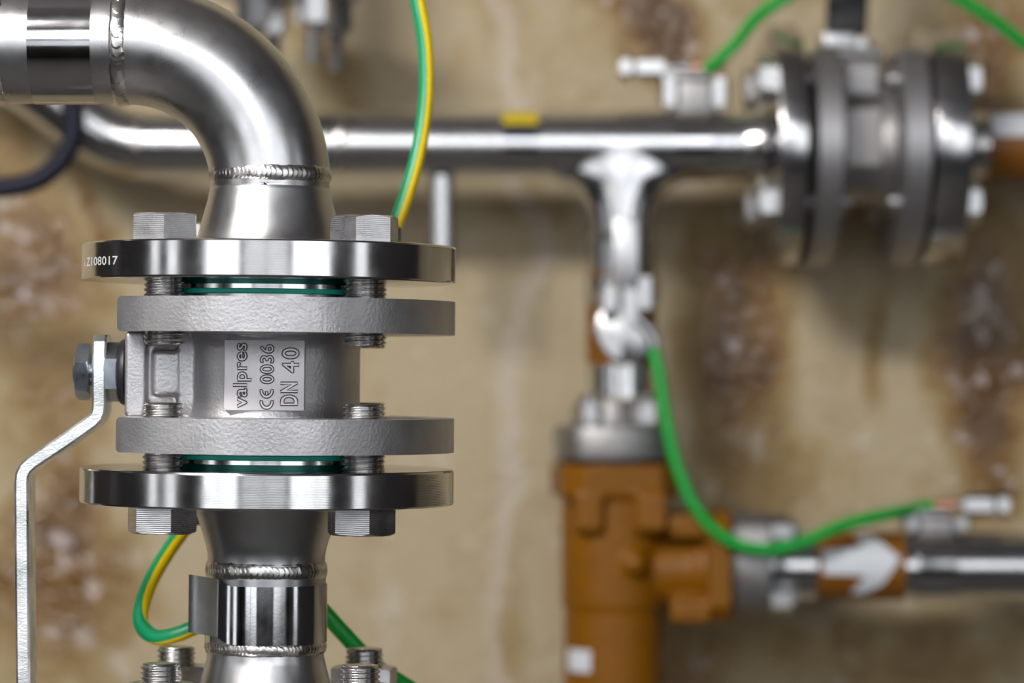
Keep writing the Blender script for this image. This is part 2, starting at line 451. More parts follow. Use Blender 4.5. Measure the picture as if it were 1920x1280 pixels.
# ---------------- the near pipe stack ----------------
SO = Vector((-98.1, 0, CZ))
MS = Matrix.Translation(SO*MM) @ Matrix.Rotation(R(.57), 4, 'Y')
MSI = (Matrix.Translation(SO) @ Matrix.Rotation(R(.57), 4, 'Y')).inverted()
def L(px, py, dy=0): return MSI @ wp(px, py, D0+dy)
# upper spool: flange, cone, bead, elbow, pipe
U = thing('welded_elbow_pipe', 'large brushed steel elbow pipe with machined flange bolted on top of the grey valve', 'pipe', (0,0,36.6), mat=MS)
def upart(bm, name, mat, **k): return finish(bm, name, mat, U, loc=(0,0,-36.6), **k)
bm = B(); lathe(bm, [(20, 36.6)]+[(44, 36.6-0), (74.0, 36.6), (74.7, 36.85), (75, 37.5), (75, 50.6), (74.7, 51.2), (74.0, 51.4), (31, 51.4), (20, 51.4)], 256)
fl = upart(bm, 'flange', 'turned', sharp=12)
bm = B(); lathe(bm, [(22, 35.0), (44, 35.0), (44, 33.2), (22, 33.2)], 160); upart(bm, 'raised_face', 'turned')
bm = B(); lathe(bm, [(22, 36.7), (43.4, 36.7), (43.4, 34.9), (22, 34.9)], 160); upart(bm, 'reflection_ring', 'gasket_reflex')  # ring coloured as the recess mirroring the gasket
bm = B(); lathe(bm, [(20, 50), (31.5, 50.5), (30.2, 53), (29.0, 55.5), (28.2, 58), (26.6, 64), (25.2, 69), (24.3, 73.2), (24.0, 74.6), (23.7, 75.0), (23.6, 76), (23.7, 78), (20,78)], 192)
upart(bm, 'weld_neck', 'satin', sharp=50)
upart(weld_ring(24.0, 6.6, .95, off=(0,0,79.6), seed=1.3, teeth=74), 'weld_bead', 'weld')
pc = L(244, 345); a0 = L(509, 345); zc = pc.z; xc = pc.x; ra = -xc
pts = [(0,0,79), (0,0,zc-1)]
rads = [23.9, 24.05]
for i in range(0, 33):
    a = pi/2*i/32
    pts.append((xc+ra*cos(a), 0, zc+ra*sin(a)*.995)); rads.append(24.15)
lend = pts[-1]
for q in (6, 10, 12): pts.append((lend[0]-q/4, 0, lend[2]))
rads += [24.1]*3
bm = B(); sweep(bm, pts, rads, 128); upart(bm, 'elbow', 'brushed')
ez = lend[2]; slope = -.012
def hz(x): return ez+(x-lend[0])*(-slope)   # centre height of the horizontal run
wx = L(232, 80).x
o = upart(weld_ring(24.05, 6.4, 1.0, 'X', off=(wx,0,hz(wx)), seed=5.1, teeth=40), 'weld_bead', 'weld')
xl = -900
bm = B(); sweep(bm, [(wx, 0, hz(wx)), (xl, 0, hz(xl))], 23.7, 128); upart(bm, 'pipe', 'brushed')
xt0, xt1 = L(66, 80).x, L(182, 80).x
bm = B(); sweep(bm, [(xt0, 0, hz(xt0)), (xt1, 0, hz(xt1))], 24.0, 160); upart(bm, 'foil_band', 'mirror')['label'] = 'mirror bright foil band round the pipe'
xw = L(2, 80).x
upart(weld_ring(23.8, 6.0, 1.0, 'X', off=(xw,0,hz(xw)), seed=9.4, teeth=40), 'weld_bead', 'weld')
# stamped number on the rim
tb = text_bm('1.Z108017', .012, 1.05)
def rim(u, v):
    a = R(-72.2+u*25.2); z = 41.6+v*3.4
    return Vector((75.06*sin(a), -75.06*cos(a), z))
# letters get subdivided so that they follow the rim
bmesh.ops.triangulate(tb, faces=tb.faces); bmesh.ops.subdivide_edges(tb, edges=tb.edges, cuts=1)
fit(tb, rim)
finish(tb, 'stamped_number', 'stamp', fl)['label'] = 'bright stamped number 1.Z108017 on the rim'

# gaskets
for (z0, z1, lb) in ((31.2, 33.2, 'green flat gasket ring squeezed under the upper machined flange'), (-34.0, -32.0, 'green flat gasket ring squeezed above the lower machined flange')):
    t = B(); lathe(t, [(26, z0), (45.7, z0), (46, z0+.3), (46, z1-.3), (45.7, z1), (26, z1), (26, z0)], 192)
    for v in t.verts: v.co.z -= z0
    o = finish(t, 'gasket_ring', 'gasket'); o.matrix_world = MS @ Matrix.Translation((0,0,z0*MM)); tag(o, lb, 'gasket', 'green gaskets between the flanges')

# valve
V = thing('ball_valve', 'grey cast steel ball valve with zinc lever, bolted between two machined flanges', 'valve', (0,0,-31.0), mat=MS)
def vpart(bm, name, mat, **k):
    par = k.pop('parent', V)
    return finish(bm, name, mat, par, loc=(0,0,31.0) if par is V else None, **k)
def cut_disc(bm, r, z0, z1, xcut, n=200, bev=1.6):
    pts = []
    ac = math.acos(-xcut/r)
    for i in range(n+1):
        a = pi+ac + (2*pi-2*ac)*i/n
        pts.append((r*cos(a), r*sin(a)))
    # round the two cut corners
    prism(bm, pts, z0, z1, bev)
def fcast(z0, z1, name):
    bm = B(); cut_disc(bm, 75, z0, z1, -55)
    o = vpart(bm, name, 'cast', sharp=50); return o
fcast(16.0, 29.4, 'flange'); fcast(-31.0, -17.4, 'flange')
bm = B(); lathe(bm, [(25, 29), (43.5, 29), (43.5, 31.2), (25, 31.2)], 128); vpart(bm, 'raised_face', 'thread')
bm = B(); lathe(bm, [(25, -30.5), (43.5, -30.5), (43.5, -32.0), (25, -32.0)], 128); vpart(bm, 'raised_face', 'thread')
bm = B(); lathe(bm, [(0, -18.5), (38.5, -18.5), (37.6, -15), (36.9, -11), (36.9, 10), (37.6, 13.5), (38.5, 17), (0, 17)], 128)
box(bm, -55, -46.5, -25, 25, -17.6, 16.2, 1.2)
box(bm, -48, -20, -16, 16, -17.6, 16.2)
box(bm, -44, -33.2, -25.5, 25.5, -9.2, 8.9, 1.5)
box(bm, -47, -31, -21, 21, -12.5, 12.2, 1.5)
box(bm, -34, -28, -24.5, 24.5, -17.6, 16.2, 1)
o = vpart(bm, 'valve_body', 'cast'); remesh(o, .75, 5)
# label pad with raised lettering
pad = B(); padY = -38.6
pl0, pl1 = L(420, 700, padY).x, L(571, 700, padY).x; pz0, pz1 = L(500, 769.5, padY).z, L(500, 637, padY).z
box(pad, pl0, pl1, padY, -30, pz0, pz1, .35, 2)
pad = vpart(pad, 'label_plate', 'castfine')
def lp(px, py, lift=0): 
    q = L(px, py, padY); return Vector((q.x, padY-lift, q.z))
def letters(src, x0, x1, y0, y1, lift=.28):
    """lettering read upwards: u runs from photo row y0 (bottom) to y1, v from x1 (baseline, right) to x0"""
    fit(src, lambda u, v: lp(x1+(x0-x1)*v, y0+(y1-y0)*u, lift))
    src.normal_update()
    return src
def ce():
    bm = B()
    def arc(cx, ro, ri, a0, a1):
        n = 16; prev = None
        for i in range(n+1):
            a = R(a0+(a1-a0)*i/n); p = (bm.verts.new((cx+ro*cos(a), ro*sin(a), 0)), bm.verts.new((cx+ri*cos(a), ri*sin(a), 0)))
            if prev: bm.faces.new((prev[0], p[0], p[1], prev[1]))
            prev = p
    arc(0, 1, .62, 82, 278); arc(1.45, 1, .62, 82, 278)
    vs = [bm.verts.new(q) for q in ((.83, -.17, 0), (1.35, -.17, 0), (1.35, .17, 0), (.83, .17, 0))]; bm.faces.new(vs)
    return bm
sets = [(text_bm('valpres', .022, 1.1), 437, 471, 764, 643), (ce(), 487.5, 512.5, 767, 730), (text_bm('0036', .02, 1.1), 488, 513.5, 719, 646),
        (text_bm('DN', .03, 1.2), 526, 558, 760, 716), (text_bm('40', .02, 1.2), 529, 561, 699, 652)]
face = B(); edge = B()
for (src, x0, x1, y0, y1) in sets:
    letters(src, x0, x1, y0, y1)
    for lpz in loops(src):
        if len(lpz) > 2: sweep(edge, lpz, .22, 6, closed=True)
    me = bpy.data.meshes.new('t'); src.to_mesh(me); src.free(); face.from_mesh(me); bpy.data.meshes.remove(me)
r = bmesh.ops.extrude_face_region(face, geom=list(face.faces))
for g in r['geom']:
    if isinstance(g, bmesh.types.BMVert): g.co.y += .5
finish(face, 'raised_lettering', 'castfine', pad)['label'] = 'raised lettering valpres, CE 0036, DN 40'
finish(edge, 'lettering_outline', 'dirt_shade', pad)['label'] = 'dark outline of grime and painted shade round the raised letters'
# stem side
def xlathe(name, prof, mat, **k):
    bm = B(); lathe(bm, prof, 64, 'X'); return vpart(bm, name, mat, **k)
xlathe('packing_ring', [(0,-60.2),(11.2,-60.2),(12.6,-59.4),(13.4,-58),(13.6,-57),(13.1,-56.6),(13.6,-56),(13.6,-55.2),(13.2,-54.5),(0,-54.5)], 'black')
def xhex(name, af, x0, x1, rot, both=True, mat='zincnut', **k):
    bm = B(); hexhead(bm, af, x0, x1, both=both, rot=rot)
    for v in bm.verts: v.co = Vector((v.co.z, v.co.x, v.co.y))
    return vpart(bm, name, mat, sharp=20, **k)
xhex('gland_nut', 20.8, -65.4, -59.0, R(34))
xhex('lock_nut', 20.2, -77.2, -71.2, R(42))
xlathe('stem', [(0,-78.2),(4.6,-78.2),(5.6,-77.2),(5.6,-56),(0,-56)], 'zincnut')
lpix = [(185.3,627),(185.3,640),(185.3,660),(185.3,700),(185.3,740),(185.2,758),(184,771),(180,781),(172.5,789),(150,805),(121,825.5),(80,852.5),(58,867.5),(46.5,878.5),(41,890),(39.6,905),(40,960),(41,1100),(43,1280),(46,1500),(47,1700)]
wY = [5, 8.6, 10, 10.5, 10.2]+[9.8]*20
lpt = [L(px, py, -10) for px, py in lpix]
bm = B(); rows = []
for i, p in enumerate(lpt):
    t = (lpt[min(i+1, len(lpt)-1)]-lpt[max(i-1, 0)]); t.y = 0; t.normalize(); nrm = Vector((t.z, 0, -t.x))*2.8; yy = wY[i]; e = .9
    row = []
    for (s, q) in ((1,-1),(1,1),(-1,1),(-1,-1)):
        pass
    cs = [(-1+.32*0, -yy+e), (-1+.3, -yy), (1-.3, -yy), (1, -yy+e), (1, yy-e), (.7, yy), (-.7, yy), (-1, yy-e)]
    for (a, y) in cs: row.append(bm.verts.new(Vector((p.x, y, p.z))+nrm*a))
    rows.append(row)
for a, b in zip(rows, rows[1:]):
    for k in range(8): bm.faces.new((a[k], a[(k+1) % 8], b[(k+1) % 8], b[k]))
bm.faces.new(rows[0][::-1]); bm.faces.new(rows[-1])
vpart(bm, 'lever', 'zinc', sharp=30)['label'] = 'bent zinc plated lever'

# lower spool: flange, cone, bead, short pipe with foil, bead, cone, lower flange
W = thing('welded_pipe_spool', 'short brushed steel spool with machined flange under the grey valve', 'pipe', (0,0,-151), mat=MS)
def wpart(bm, name, mat, **k): return finish(bm, name, mat, W, loc=(0,0,151), **k)
bm = B(); lathe(bm, [(20,-37.9),(74,-37.9),(74.7,-38.15),(75,-38.8),(75,-51.4),(74.7,-52.0),(74,-52.2),(31,-52.2),(20,-52.2)], 256); wpart(bm, 'flange', 'turned', sharp=12)
bm = B(); lathe(bm, [(22,-35.7),(44,-35.7),(44,-34.0),(22,-34.0)], 160); wpart(bm, 'raised_face', 'turned')
bm = B(); lathe(bm, [(22,-38),(43.4,-38),(43.4,-35.6),(22,-35.6)], 160); wpart(bm, 'reflection_ring', 'gasket_reflex')
bm = B(); lathe(bm, [(20,-51),(31,-51.4),(29.6,-53),(28.9,-55.5),(27.9,-58),(26.6,-62),(25.1,-66.5),(24.1,-70.3),(23.6,-72.6),(23.6,-76),(20,-76)], 192); wpart(bm, 'weld_neck', 'satin', sharp=50)
wpart(weld_ring(23.9, 6.8, .8, off=(0,0,-78.9), seed=2.7, teeth=72), 'weld_bead', 'weld')
bm = B(); lathe(bm, [(20,-76),(24.0,-76),(24.0,-110),(20,-110)], 192); wpart(bm, 'pipe', 'satin')
wpart(weld_ring(23.9, 5.2, .8, off=(0,0,-109.6), seed=3.9, teeth=72), 'weld_bead', 'weld')
bm = B(); lathe(bm, [(20,-109),(23.6,-110),(23.5,-113.5),(24.1,-116),(25.3,-121),(26.9,-127),(28.4,-133),(31,-137),(20,-137)], 192); wpart(bm, 'weld_neck', 'brushed', sharp=50)
bm = B(); lathe(bm, [(20,-136),(74,-136),(75,-137),(75,-150),(74,-151),(20,-151)], 192); wpart(bm, 'flange', 'turned', sharp=12)
# foil: once round the pipe, then peeling off to the left
zt0, zt1 = L(500, 1201).z, L(500, 1093).z
rf = 24.35; fp = []
for i in range(0, 121):
    a = R(50) - 2*pi*(120-i)/120*.97
    q = max(0, (i-113)/7); fp.append((Vector((-rf*sin(a), -rf*cos(a), 0))*(1+.008*q), 2.6*q*q*(3-2*q)))
a = R(50); d = Vector((-cos(a), sin(a), 0)); p0 = fp[-1][0]; nrm = Vector((-sin(a), -cos(a), 0))
for i in range(1, 17):
    s = 16.5*i/16
    fp.append((p0+d*s+nrm*(.0+s*s*.006), 2.6+.9*i/16))
bm = B(); rows = []
for i, (p, up) in enumerate(fp):
    t = fp[min(i+1, len(fp)-1)][0]-fp[max(i-1, 0)][0]; t.z = 0; t.normalize(); nn = Vector((t.y, -t.x, 0))
    if nn.dot(p) < 0: nn = -nn
    rows.append([bm.verts.new(p+nn*q*.22+Vector((0,0,z+up))) for q, z in ((0,zt0),(0,zt1),(1,zt1),(1,zt0))])
for a_, b_ in zip(rows, rows[1:]):
    for k in range(4): bm.faces.new((a_[k], a_[(k+1) % 4], b_[(k+1) % 4], b_[k]))
bm.faces.new(rows[0][::-1]); bm.faces.new(rows[-1])
wpart(bm, 'foil_band', 'mirror', sharp=40)['label'] = 'mirror bright foil band with one end peeling off'

# riser below, down to the floor
G = thing('riser_pipe', 'steel flange under the lowest nuts, on a pipe from the floor', 'pipe', (0,0,-1395), mat=MS)
bm = B(); lathe(bm, [(20,1243),(74,1243),(75,1242),(75,1229),(74,1228),(31,1228),(28,1222),(24,1210),(24,0),(20,0),(20,1243)], 128); finish(bm, 'flanged_pipe', 'turned', G)
bm = B(); lathe(bm, [(0,0),(60,0),(60,6),(24,6)], 64); finish(bm, 'floor_plate', 'bgsteel', G)

# bolts
dl = R(-1.4)
def bpos(front, left):
    a = R(45)
    x = -55*sin(a) if left else 55*sin(a); y = -55*cos(a) if front else 55*cos(a)
    # turned a little about the pipe axis
    return Vector((x*cos(dl)+y*sin(dl), -x*sin(dl)+y*cos(dl), 0))
bolt = thing('hex_bolt', '', 'bolt', (0,0,0), group='hex bolts holding the grey valve')
bm = B(); hexhead(bm, 24, 0, 10.6); finish(bm, 'bolt_head', 'bolt', bolt, sharp=20)
bm = B(); thread(bm, 8, -40.5, .5); finish(bm, 'threaded_shank', 'thread', bolt, sharp=80)
first = True
flip = Matrix.Rotation(pi, 4, 'X')
desc = {(1,1):'near left', (1,0):'near right', (0,1):'far left', (0,0):'far right'}
spin_up = {(1,1):R(34.3), (1,0):R(19), (0,1):R(10), (0,0):R(50)}
spin_dn = {(1,1):R(9.7), (1,0):R(14.7), (0,1):R(7), (0,0):R(28)}
for fr in (1, 0):
    for le in (1, 0):
        p = bpos(fr, le)
        dup(bolt, (p.x, p.y, 51.4), 'steel hex bolt at the %s, its head on top of the upper machined flange' % desc[(fr, le)], mat=MS, spin=spin_up[(fr, le)])
        dup(bolt, (p.x, p.y, -52.2), 'steel hex bolt at the %s, its head under the lower machined flange' % desc[(fr, le)], mat=MS, rot=flip, spin=spin_dn[(fr, le)])
for ch in list(bolt.children): bpy.data.objects.remove(ch)
bpy.data.objects.remove(bolt)
stud = thing('stud_bolt', '', 'bolt', (0,0,0), group='stud bolts at the bottom of the picture')
bm = B(); thread(bm, 8, -52, 22.5); finish(bm, 'threaded_rod', 'thread', stud, sharp=80)
bm = B(); hexhead(bm, 25, 0, 15.0, both=True); finish(bm, 'hex_nut', 'bolt', stud, sharp=20)
bm = B(); hexhead(bm, 25, -45, -31, both=True); finish(bm, 'hex_nut', 'bolt', stud, sharp=20)
spin_st = {(1,1):R(5), (1,0):R(12), (0,1):R(44), (0,0):R(20)}
for fr in (1, 0):
    for le in (1, 0):
        p = bpos(fr, le)
        dup(stud, (p.x, p.y, -136), 'stud bolt end with hex nut at the %s below the foil banded spool' % desc[(fr, le)], mat=MS, spin=spin_st[(fr, le)])
for ch in list(stud.children): bpy.data.objects.remove(ch)
bpy.data.objects.remove(stud)

# striped earth cable behind the stack: (px, py, dy, direction of the green side)
cp = [(760,-190,120,(-1,-.2,0)), (766,-90,115,(-1,-.2,0)), (783,0,112,(-1,-.2,0)), (797,85,110,(-1,-.25,0)), (799,170,108,(-1,-.3,0)), (792,240,106,(-1,-.3,0)),
      (783,290,104,(-1,-.25,0)), (767,350,102,(-1,-.2,0)), (744,415,100,(-1,-.2,0)), (705,500,98,(-1,-.2,0)), (640,620,96,(-1,-.3,0)), (560,740,96,(-1,-.3,-.3)), (470,850,95,(-1,-.4,.2)),
      (390,940,92,(-1,-.15,.3)), (335,1005,85,(-1,-.15,.3)), (290,1075,72,(-1,-.15,.2)), (266,1135,62,(-1,-.4,0)), (266,1172,56,(-.8,-.9,.4)), (292,1194,50,(-.1,-.6,.9)), (335,1188,46,(0,-.25,1)),
      (385,1165,46,(0,-.2,1)), (450,1125,52,(0,-.8,1)), (530,1110,58,(.2,-1,.8))]
cp2 = [(548,1112,58,(.2,-1,.8)), (590,1130,60,(.3,-1,.9)), (640,1183,62,(.4,-1,.6)), (700,1245,66,(.4,-1,.6)), (760,1285,70,(.4,-1,.6)), (900,1370,90,(.2,-1,.3)), (1100,1460,160,(.2,-1,.3)), (1500,1900,420,(.2,-1,.3))]
pp = catmull([wp(a, b, D0+c) for a, b, c, d in cp], 16); dd = catmull([Vector(d) for a, b, c, d in cp], 16)
bm = B(); sweep(bm, pp, 3.3, 24, dirs=dd, two=True)
base = pp[0].copy()
o = finish(bm, 'earth_cable', ['teal', 'yellow']); tag(o, 'green and yellow striped earth cable looping behind the near steel pipe', 'cable')

pp = catmull([wp(a, b, D0+c) for a, b, c, d in cp2], 16); dd = catmull([Vector(d) for a, b, c, d in cp2], 16)
bm = B(); sweep(bm, pp, 3.5, 24, dirs=dd, two=True)
tag(finish(bm, 'earth_cable', ['green', 'yellow']), 'bright green earth cable slanting down to the right from behind the foil banded spool', 'cable')

# ---------------- the rear pipework ----------------
PX = BD/F
def flange_bg(bm, r, t, c=1): lathe(bm, disc_prof(r, 0, t, c, inner=12)+[(12, 0)], 128)
AX = Q(0, 272).z; PR = 21.2
T = thing('tee_pipe', 'long horizontal steel pipe with welded tee and downward branch in front of the wall', 'pipe', Q(1165, 272))
tb0 = Q(1165, 272)
def tpart(bm, name, mat, **k): 
    return finish(bm, name, mat, T, loc=-tb0, **k)
def qx(px): return Q(px, 272).x
# tee body: run plus flaring branch, merged
bm = B()
sweep(bm, [Q(985,272), Q(1345,272)], PR, 64)
rows = []
c = Q(1165, 272)
for i in range(24):
    t = i/23; z = c.z-(4+t*(Q(0,455).z*-1+c.z-4)); depth = c.z-z
    fl_ = min(1, max(0, (PR+28-depth)/28))
    rx = PR+28*(1-sqrt(1-fl_**2))*.92
    yl = sqrt(max(.05, 1))*PR
    if depth < PR: yl = PR
    rows.append([bm.verts.new((c.x+rx*cos(2*pi*k/64), c.y+yl*sin(2*pi*k/64)*.985, z)) for k in range(64)])
for a_, b_ in zip(rows, rows[1:]):
    for k in range(64): bm.faces.new((a_[k], a_[(k+1) % 64], b_[(k+1) % 64], b_[k]))
bm.faces.new(rows[0]); bm.faces.new(rows[-1][::-1])
o = tpart(bm, 'tee_fitting', 'bgsteel'); remesh(o, 1.6, 26)
pth = catmull([Q(990,272), Q(700,272), Q(450,272), Q(330,272), Q(262,270), Q(210,257), Q(163,229), Q(118,195), Q(0,107), Q(-600,-340), Q(-1750,-1200)], 8)
bm = B(); sweep(bm, pth, PR, 64); tpart(bm, 'pipe', 'bgsteel')
for px in (262, 640):
    bm = weld_ring(PR, 6, .9, 'X', seg=240, teeth=60, off=Q(px, 271)); tpart(bm, 'weld_bead', 'weld')
bm = B(); sweep(bm, [Q(943,272), Q(1008,272)], PR+.3, 64); tpart(bm, 'foil_band', 'mirror')
def arc_patch(bm, p, x0, x1, r, a0, a1, th=.4, n=16):     # curved patch on a pipe along X; angle 0 faces the lens, 90 up
    rows = []
    for i in range(n+1):
        a = R(a0+(a1-a0)*i/n); rows.append([bm.verts.new((x, p.y-rr*cos(a), p.z+rr*sin(a))) for x in (x0, x1) for rr in (r, r+th)])
    for a_, b_ in zip(rows, rows[1:]):
        for k, j in ((0,1),(1,3),(3,2),(2,0)): bm.faces.new((a_[k], a_[j], b_[j], b_[k]))
    bm.faces.new(rows[0]); bm.faces.new(rows[-1])
bm = B(); arc_patch(bm, c, qx(943), qx(1008), PR+.3, 32, 66); tpart(bm, 'sticker', 'yreflex')['label'] = 'yellow reflection patch on the foil band'  # what the foil mirrors, put on as coloured patches
bm = B(); arc_patch(bm, c, qx(943), qx(1008), PR+.3, 14, 31.5); tpart(bm, 'sticker', 'blue')['label'] = 'dark blue reflection patch on the foil band'
bm = B(); sweep(bm, [Q(827,300), Q(827,500)], 8.6, 32); tpart(bm, 'branch_stub', 'bgsteel')
bm = B(); sweep(bm, [Q(1340,272), Q(1385,272), Q(1405,272), Q(1436,272)], [PR, PR, PR+.5, PR+6], 64); tpart(bm, 'weld_neck', 'bgsteel')
bm = B(); flange_bg(bm, 75, 17, 1.2); o = tpart(bm, 'flange', 'bgturned'); 
o.location = (Vector((qx(1437), c.y, c.z))-tb0)*MM; o.rotation_euler = (0, R(90), 0)
bm = B(); sweep(bm, [Q(1165,452), Q(1165,745)], PR, 64); tpart(bm, 'branch_pipe', 'bgsteel')
bm = B(); lathe(bm, [(PR, Q(0,683).z-c.z), (PR+.5, Q(0,683).z-c.z), (PR+.5, Q(0,512).z-c.z), (PR, Q(0,512).z-c.z)], 64); finish(bm, 'marking_tape', 'brown', T)['label'] = 'ochre marking tape round the branch'

# rear valve (axis along X)
RV = thing('ball_valve', 'blurred grey flanged ball valve with black lever at the upper right', 'valve', Q(1605, 272))
rc_ = Q(1605, 272)
def rvd(name, x0, x1, r, mat, bev=1.5, par=RV):
    bm = B(); t = x1-x0; flange_bg(bm, r, t, bev); o = finish(bm, name, mat, par); o.location = Vector((x0-rc_.x, 0, 0))*MM; o.rotation_euler = (0, R(90), 0); return o
for xa, xb in ((1507, 1551), (1666, 1711)):
    bm = B(); cut_disc(bm, 75, 0, qx(xb)-qx(xa), -56); o = finish(bm, 'flange', 'bgcastlight', RV, sharp=50)
    o.location = Vector((qx(xa)-rc_.x, 0, 0))*MM; o.rotation_euler = (0, R(90), 0)
bm = B(); lathe(bm, [(0,-20),(42,-20),(38,-14),(37,-8),(37,8),(38,14),(42,20),(0,20)], 96, 'X')
box(bm, -13, 13, -22, 22, 25, 50, 2); box(bm, -19, 14, -25, 25, 52, 59, 1.5); box(bm, -12, 12, -20, 20, 30, 57, 2)
o = finish(bm, 'valve_body', 'bgcast', RV); remesh(o, 1.4, 4)
bm = B(); box(bm, qx(1570)-rc_.x, qx(1636)-rc_.x, -40, -34, Q(0,318).z-c.z, Q(0,212).z-c.z, .8)
pl = finish(bm, 'label_plate', 'bgplate', RV)
# plate carries the same lettering as the near valve, too blurred to read
face = B()
for (s, u0, u1, v0, v1) in (('valpres', -9, 9, 8, 13), ('CE 0036', -9, 9, -1, 4), ('DN 32', -9, 9, -12, -5)):
    pass
# raised lines only: the photograph shows dark rows, no readable characters
for z in (12, 4.5, -3, -10.5):
    box(face, -8.5, 8.5, -40.5, -39.9, z-c.z*0-1.0, z+1.0, .2, 1)
finish(face, 'raised_lettering', 'bgcast', pl)['label'] = 'dark unreadable rows of lettering'
bm = B(); lathe(bm, [(0,58),(12,58),(12,60.5),(0,60.5)], 32); finish(bm, 'packing_ring', 'black', RV)
bm = B(); hexhead(bm, 19, 60, 66, both=True); finish(bm, 'gland_nut', 'bgzinc', RV, sharp=20)
hb = B(); box(hb, -22, -1, -13, 11, 60, 69.5, 1.2); finish(hb, 'lever', 'bgzinc', RV)
hb = B(); hp = [Vector((-6,0,75)), Vector((-2,0,96)), Vector((0,0,240))]
box(hb, -21.5, 3.5, -7, 7, 69, 250, 3); o = finish(hb, 'handle_grip', 'grip', RV); o.rotation_euler = (0, R(2.5), 0)
# right-hand spool
moved = [RV]
RS = thing('flanged_pipe', 'steel pipe with flange and ochre tape to the right of the rear valve', 'pipe', Q(1722, 272))
rs0 = Q(1722, 272)
bm = B(); flange_bg(bm, 75, qx(1787)-qx(1722), 1.2); o = finish(bm, 'flange', 'bgturned', RS); o.rotation_euler = (0, R(90), 0)
bm = B(); x1 = qx(1787)-rs0.x; lathe(bm, [(12,x1-1),(29,x1-1),(25,x1+6),(21.5,x1+14),(21.2,x1+20),(21.2, 960),(12, 960)], 64, 'X'); finish(bm, 'pipe', 'bgsteel', RS)
bm = weld_ring(PR, 6, .9, 'X', seg=240, teeth=60, off=(qx(1835)-rs0.x, 0, 0)); finish(bm, 'weld_bead', 'weld', RS)
bm = B(); lathe(bm, [(21, qx(1848)-rs0.x), (21.7, qx(1848)-rs0.x), (21.7, qx(2080)-rs0.x), (21, qx(2080)-rs0.x)], 64, 'X'); mt = finish(bm, 'marking_tape', 'brown', RS); mt['label'] = 'ochre marking tape'
bm = B(); arc_patch(bm, Vector((0,0,0)), qx(1852)-rs0.x, qx(2010)-rs0.x, 21.7, 12, 62); finish(bm, 'white_label', 'white', mt)['label'] = 'white patch on the ochre tape'
# bolts of the rear valve
rb = thing('hex_bolt', '', 'bolt', (0,0,0), group='bolts of the rear valve')
bm = B(); hexhead(bm, 24, 0, 10); finish(bm, 'bolt_head', 'bgzinc', rb, sharp=20)
bm = B(); thread(bm, 8, -46, .5, seg=24, per=6); finish(bm, 'threaded_shank', 'bgzinc', rb, sharp=60)
for side, px, rot in (('left', 1437, R(-90)), ('right', 1787, R(90))):
    for vn, sz in (('upper', 1), ('lower', -1)):
        for dn, sy in (('near', -1), ('far', 1)):
            a = R(42)
            p = Vector((qx(px), c.y+sy*55*sin(a), c.z+sz*55*cos(a)*.92+ (0)))
            bo = dup(rb, p, 'blurred bright hex bolt, %s %s one on the %s side of the rear valve' % (dn, vn, side), rot=(0, rot, 0)); moved.append(bo)
for ch in list(rb.children): bpy.data.objects.remove(ch)
bpy.data.objects.remove(rb)

# the whole valve stands a few degrees out of line with the tee
moved.append(RS); PV = Vector((qx(1437), c.y, c.z))*MM; yaw = Matrix.Rotation(R(2.5), 4, 'Z')
for o in moved:
    m0 = Matrix.LocRotScale(o.location, o.rotation_euler, None); o.matrix_world = Matrix.Translation(PV) @ yaw @ Matrix.Translation(-PV) @ m0
tfl = [o for o in T.children if o.name.startswith('flange')][0]; tfl.rotation_euler = (yaw @ Matrix.Rotation(R(90), 4, 'Y')).to_euler()
# earthing clamps
def earth_clamp(name, label, loc, pr, rot=(0,0,0), side=-1, h=0, lug=None):
    t = thing(name, label, 'clamp', loc, rot=rot, group='earthing clamps on the rear pipes')
    bm = B(); lathe(bm, [(pr+.2, -12), (pr+1.4, -12), (pr+1.4, 12), (pr+.2, 12), (pr+.2, -12)], 64, 'X'); finish(bm, 'clamp_band', 'mirror', t)
    bm = B(); box(bm, -14, 14, -9, 11, pr-1.5, pr+19+h, 1.5); finish(bm, 'clamp_block', 'bgcast', t)
    for s in (-1, 1):
        bm = B(); hexhead(bm, 11, pr+2, pr+20+h, both=True)
        for v in bm.verts: v.co.x += s*15.5; v.co.y -= 9
        finish(bm, 'clamp_nut', 'bgzinc', t, sharp=20)
    bm = B(); box(bm, -20, 9, -9, 9, pr+19.5+h, pr+24.5+h, 1); finish(bm, 'top_plate', 'bgcast', t)
    for (x0, x1, af) in ((side*46, side*39, 15), (side*36, side*18, 13)):
        bm = B(); hexhead(bm, af, 0, abs(x1-x0), both=True, rot=R(27))
        for v in bm.verts: v.co = Vector((v.co.z+min(x0, x1), v.co.x, v.co.y+pr+27+h))
        finish(bm, 'clamp_bolt', 'bgzinc', t, sharp=20)
    bm = B(); sweep(bm, [(side*46, 0, pr+27+h), (-side*4, 0, pr+27+h)], 3.5, 16); finish(bm, 'clamp_screw', 'bgzinc', t)
    bm = B(); sweep(bm, [(q, 0, pr+27+h) for q in lug] if lug else [(-side*-2, 0, pr+27+h), (-side*12, 0, pr+27+h), (-side*20, 0, pr+30+h)], 4.2, 16); finish(bm, 'cable_lug', 'copper', t)
    return t
earth_clamp('earth_clamp', 'small blurred steel earthing clamp with bolts on top of the tee pipe', Q(1300, 272), PR)
earth_clamp('earth_clamp', 'blurred steel earthing clamp round the lower right pipe', Q(1752, 1061), 21.2, side=1, h=-10, lug=(14, 6, -1))
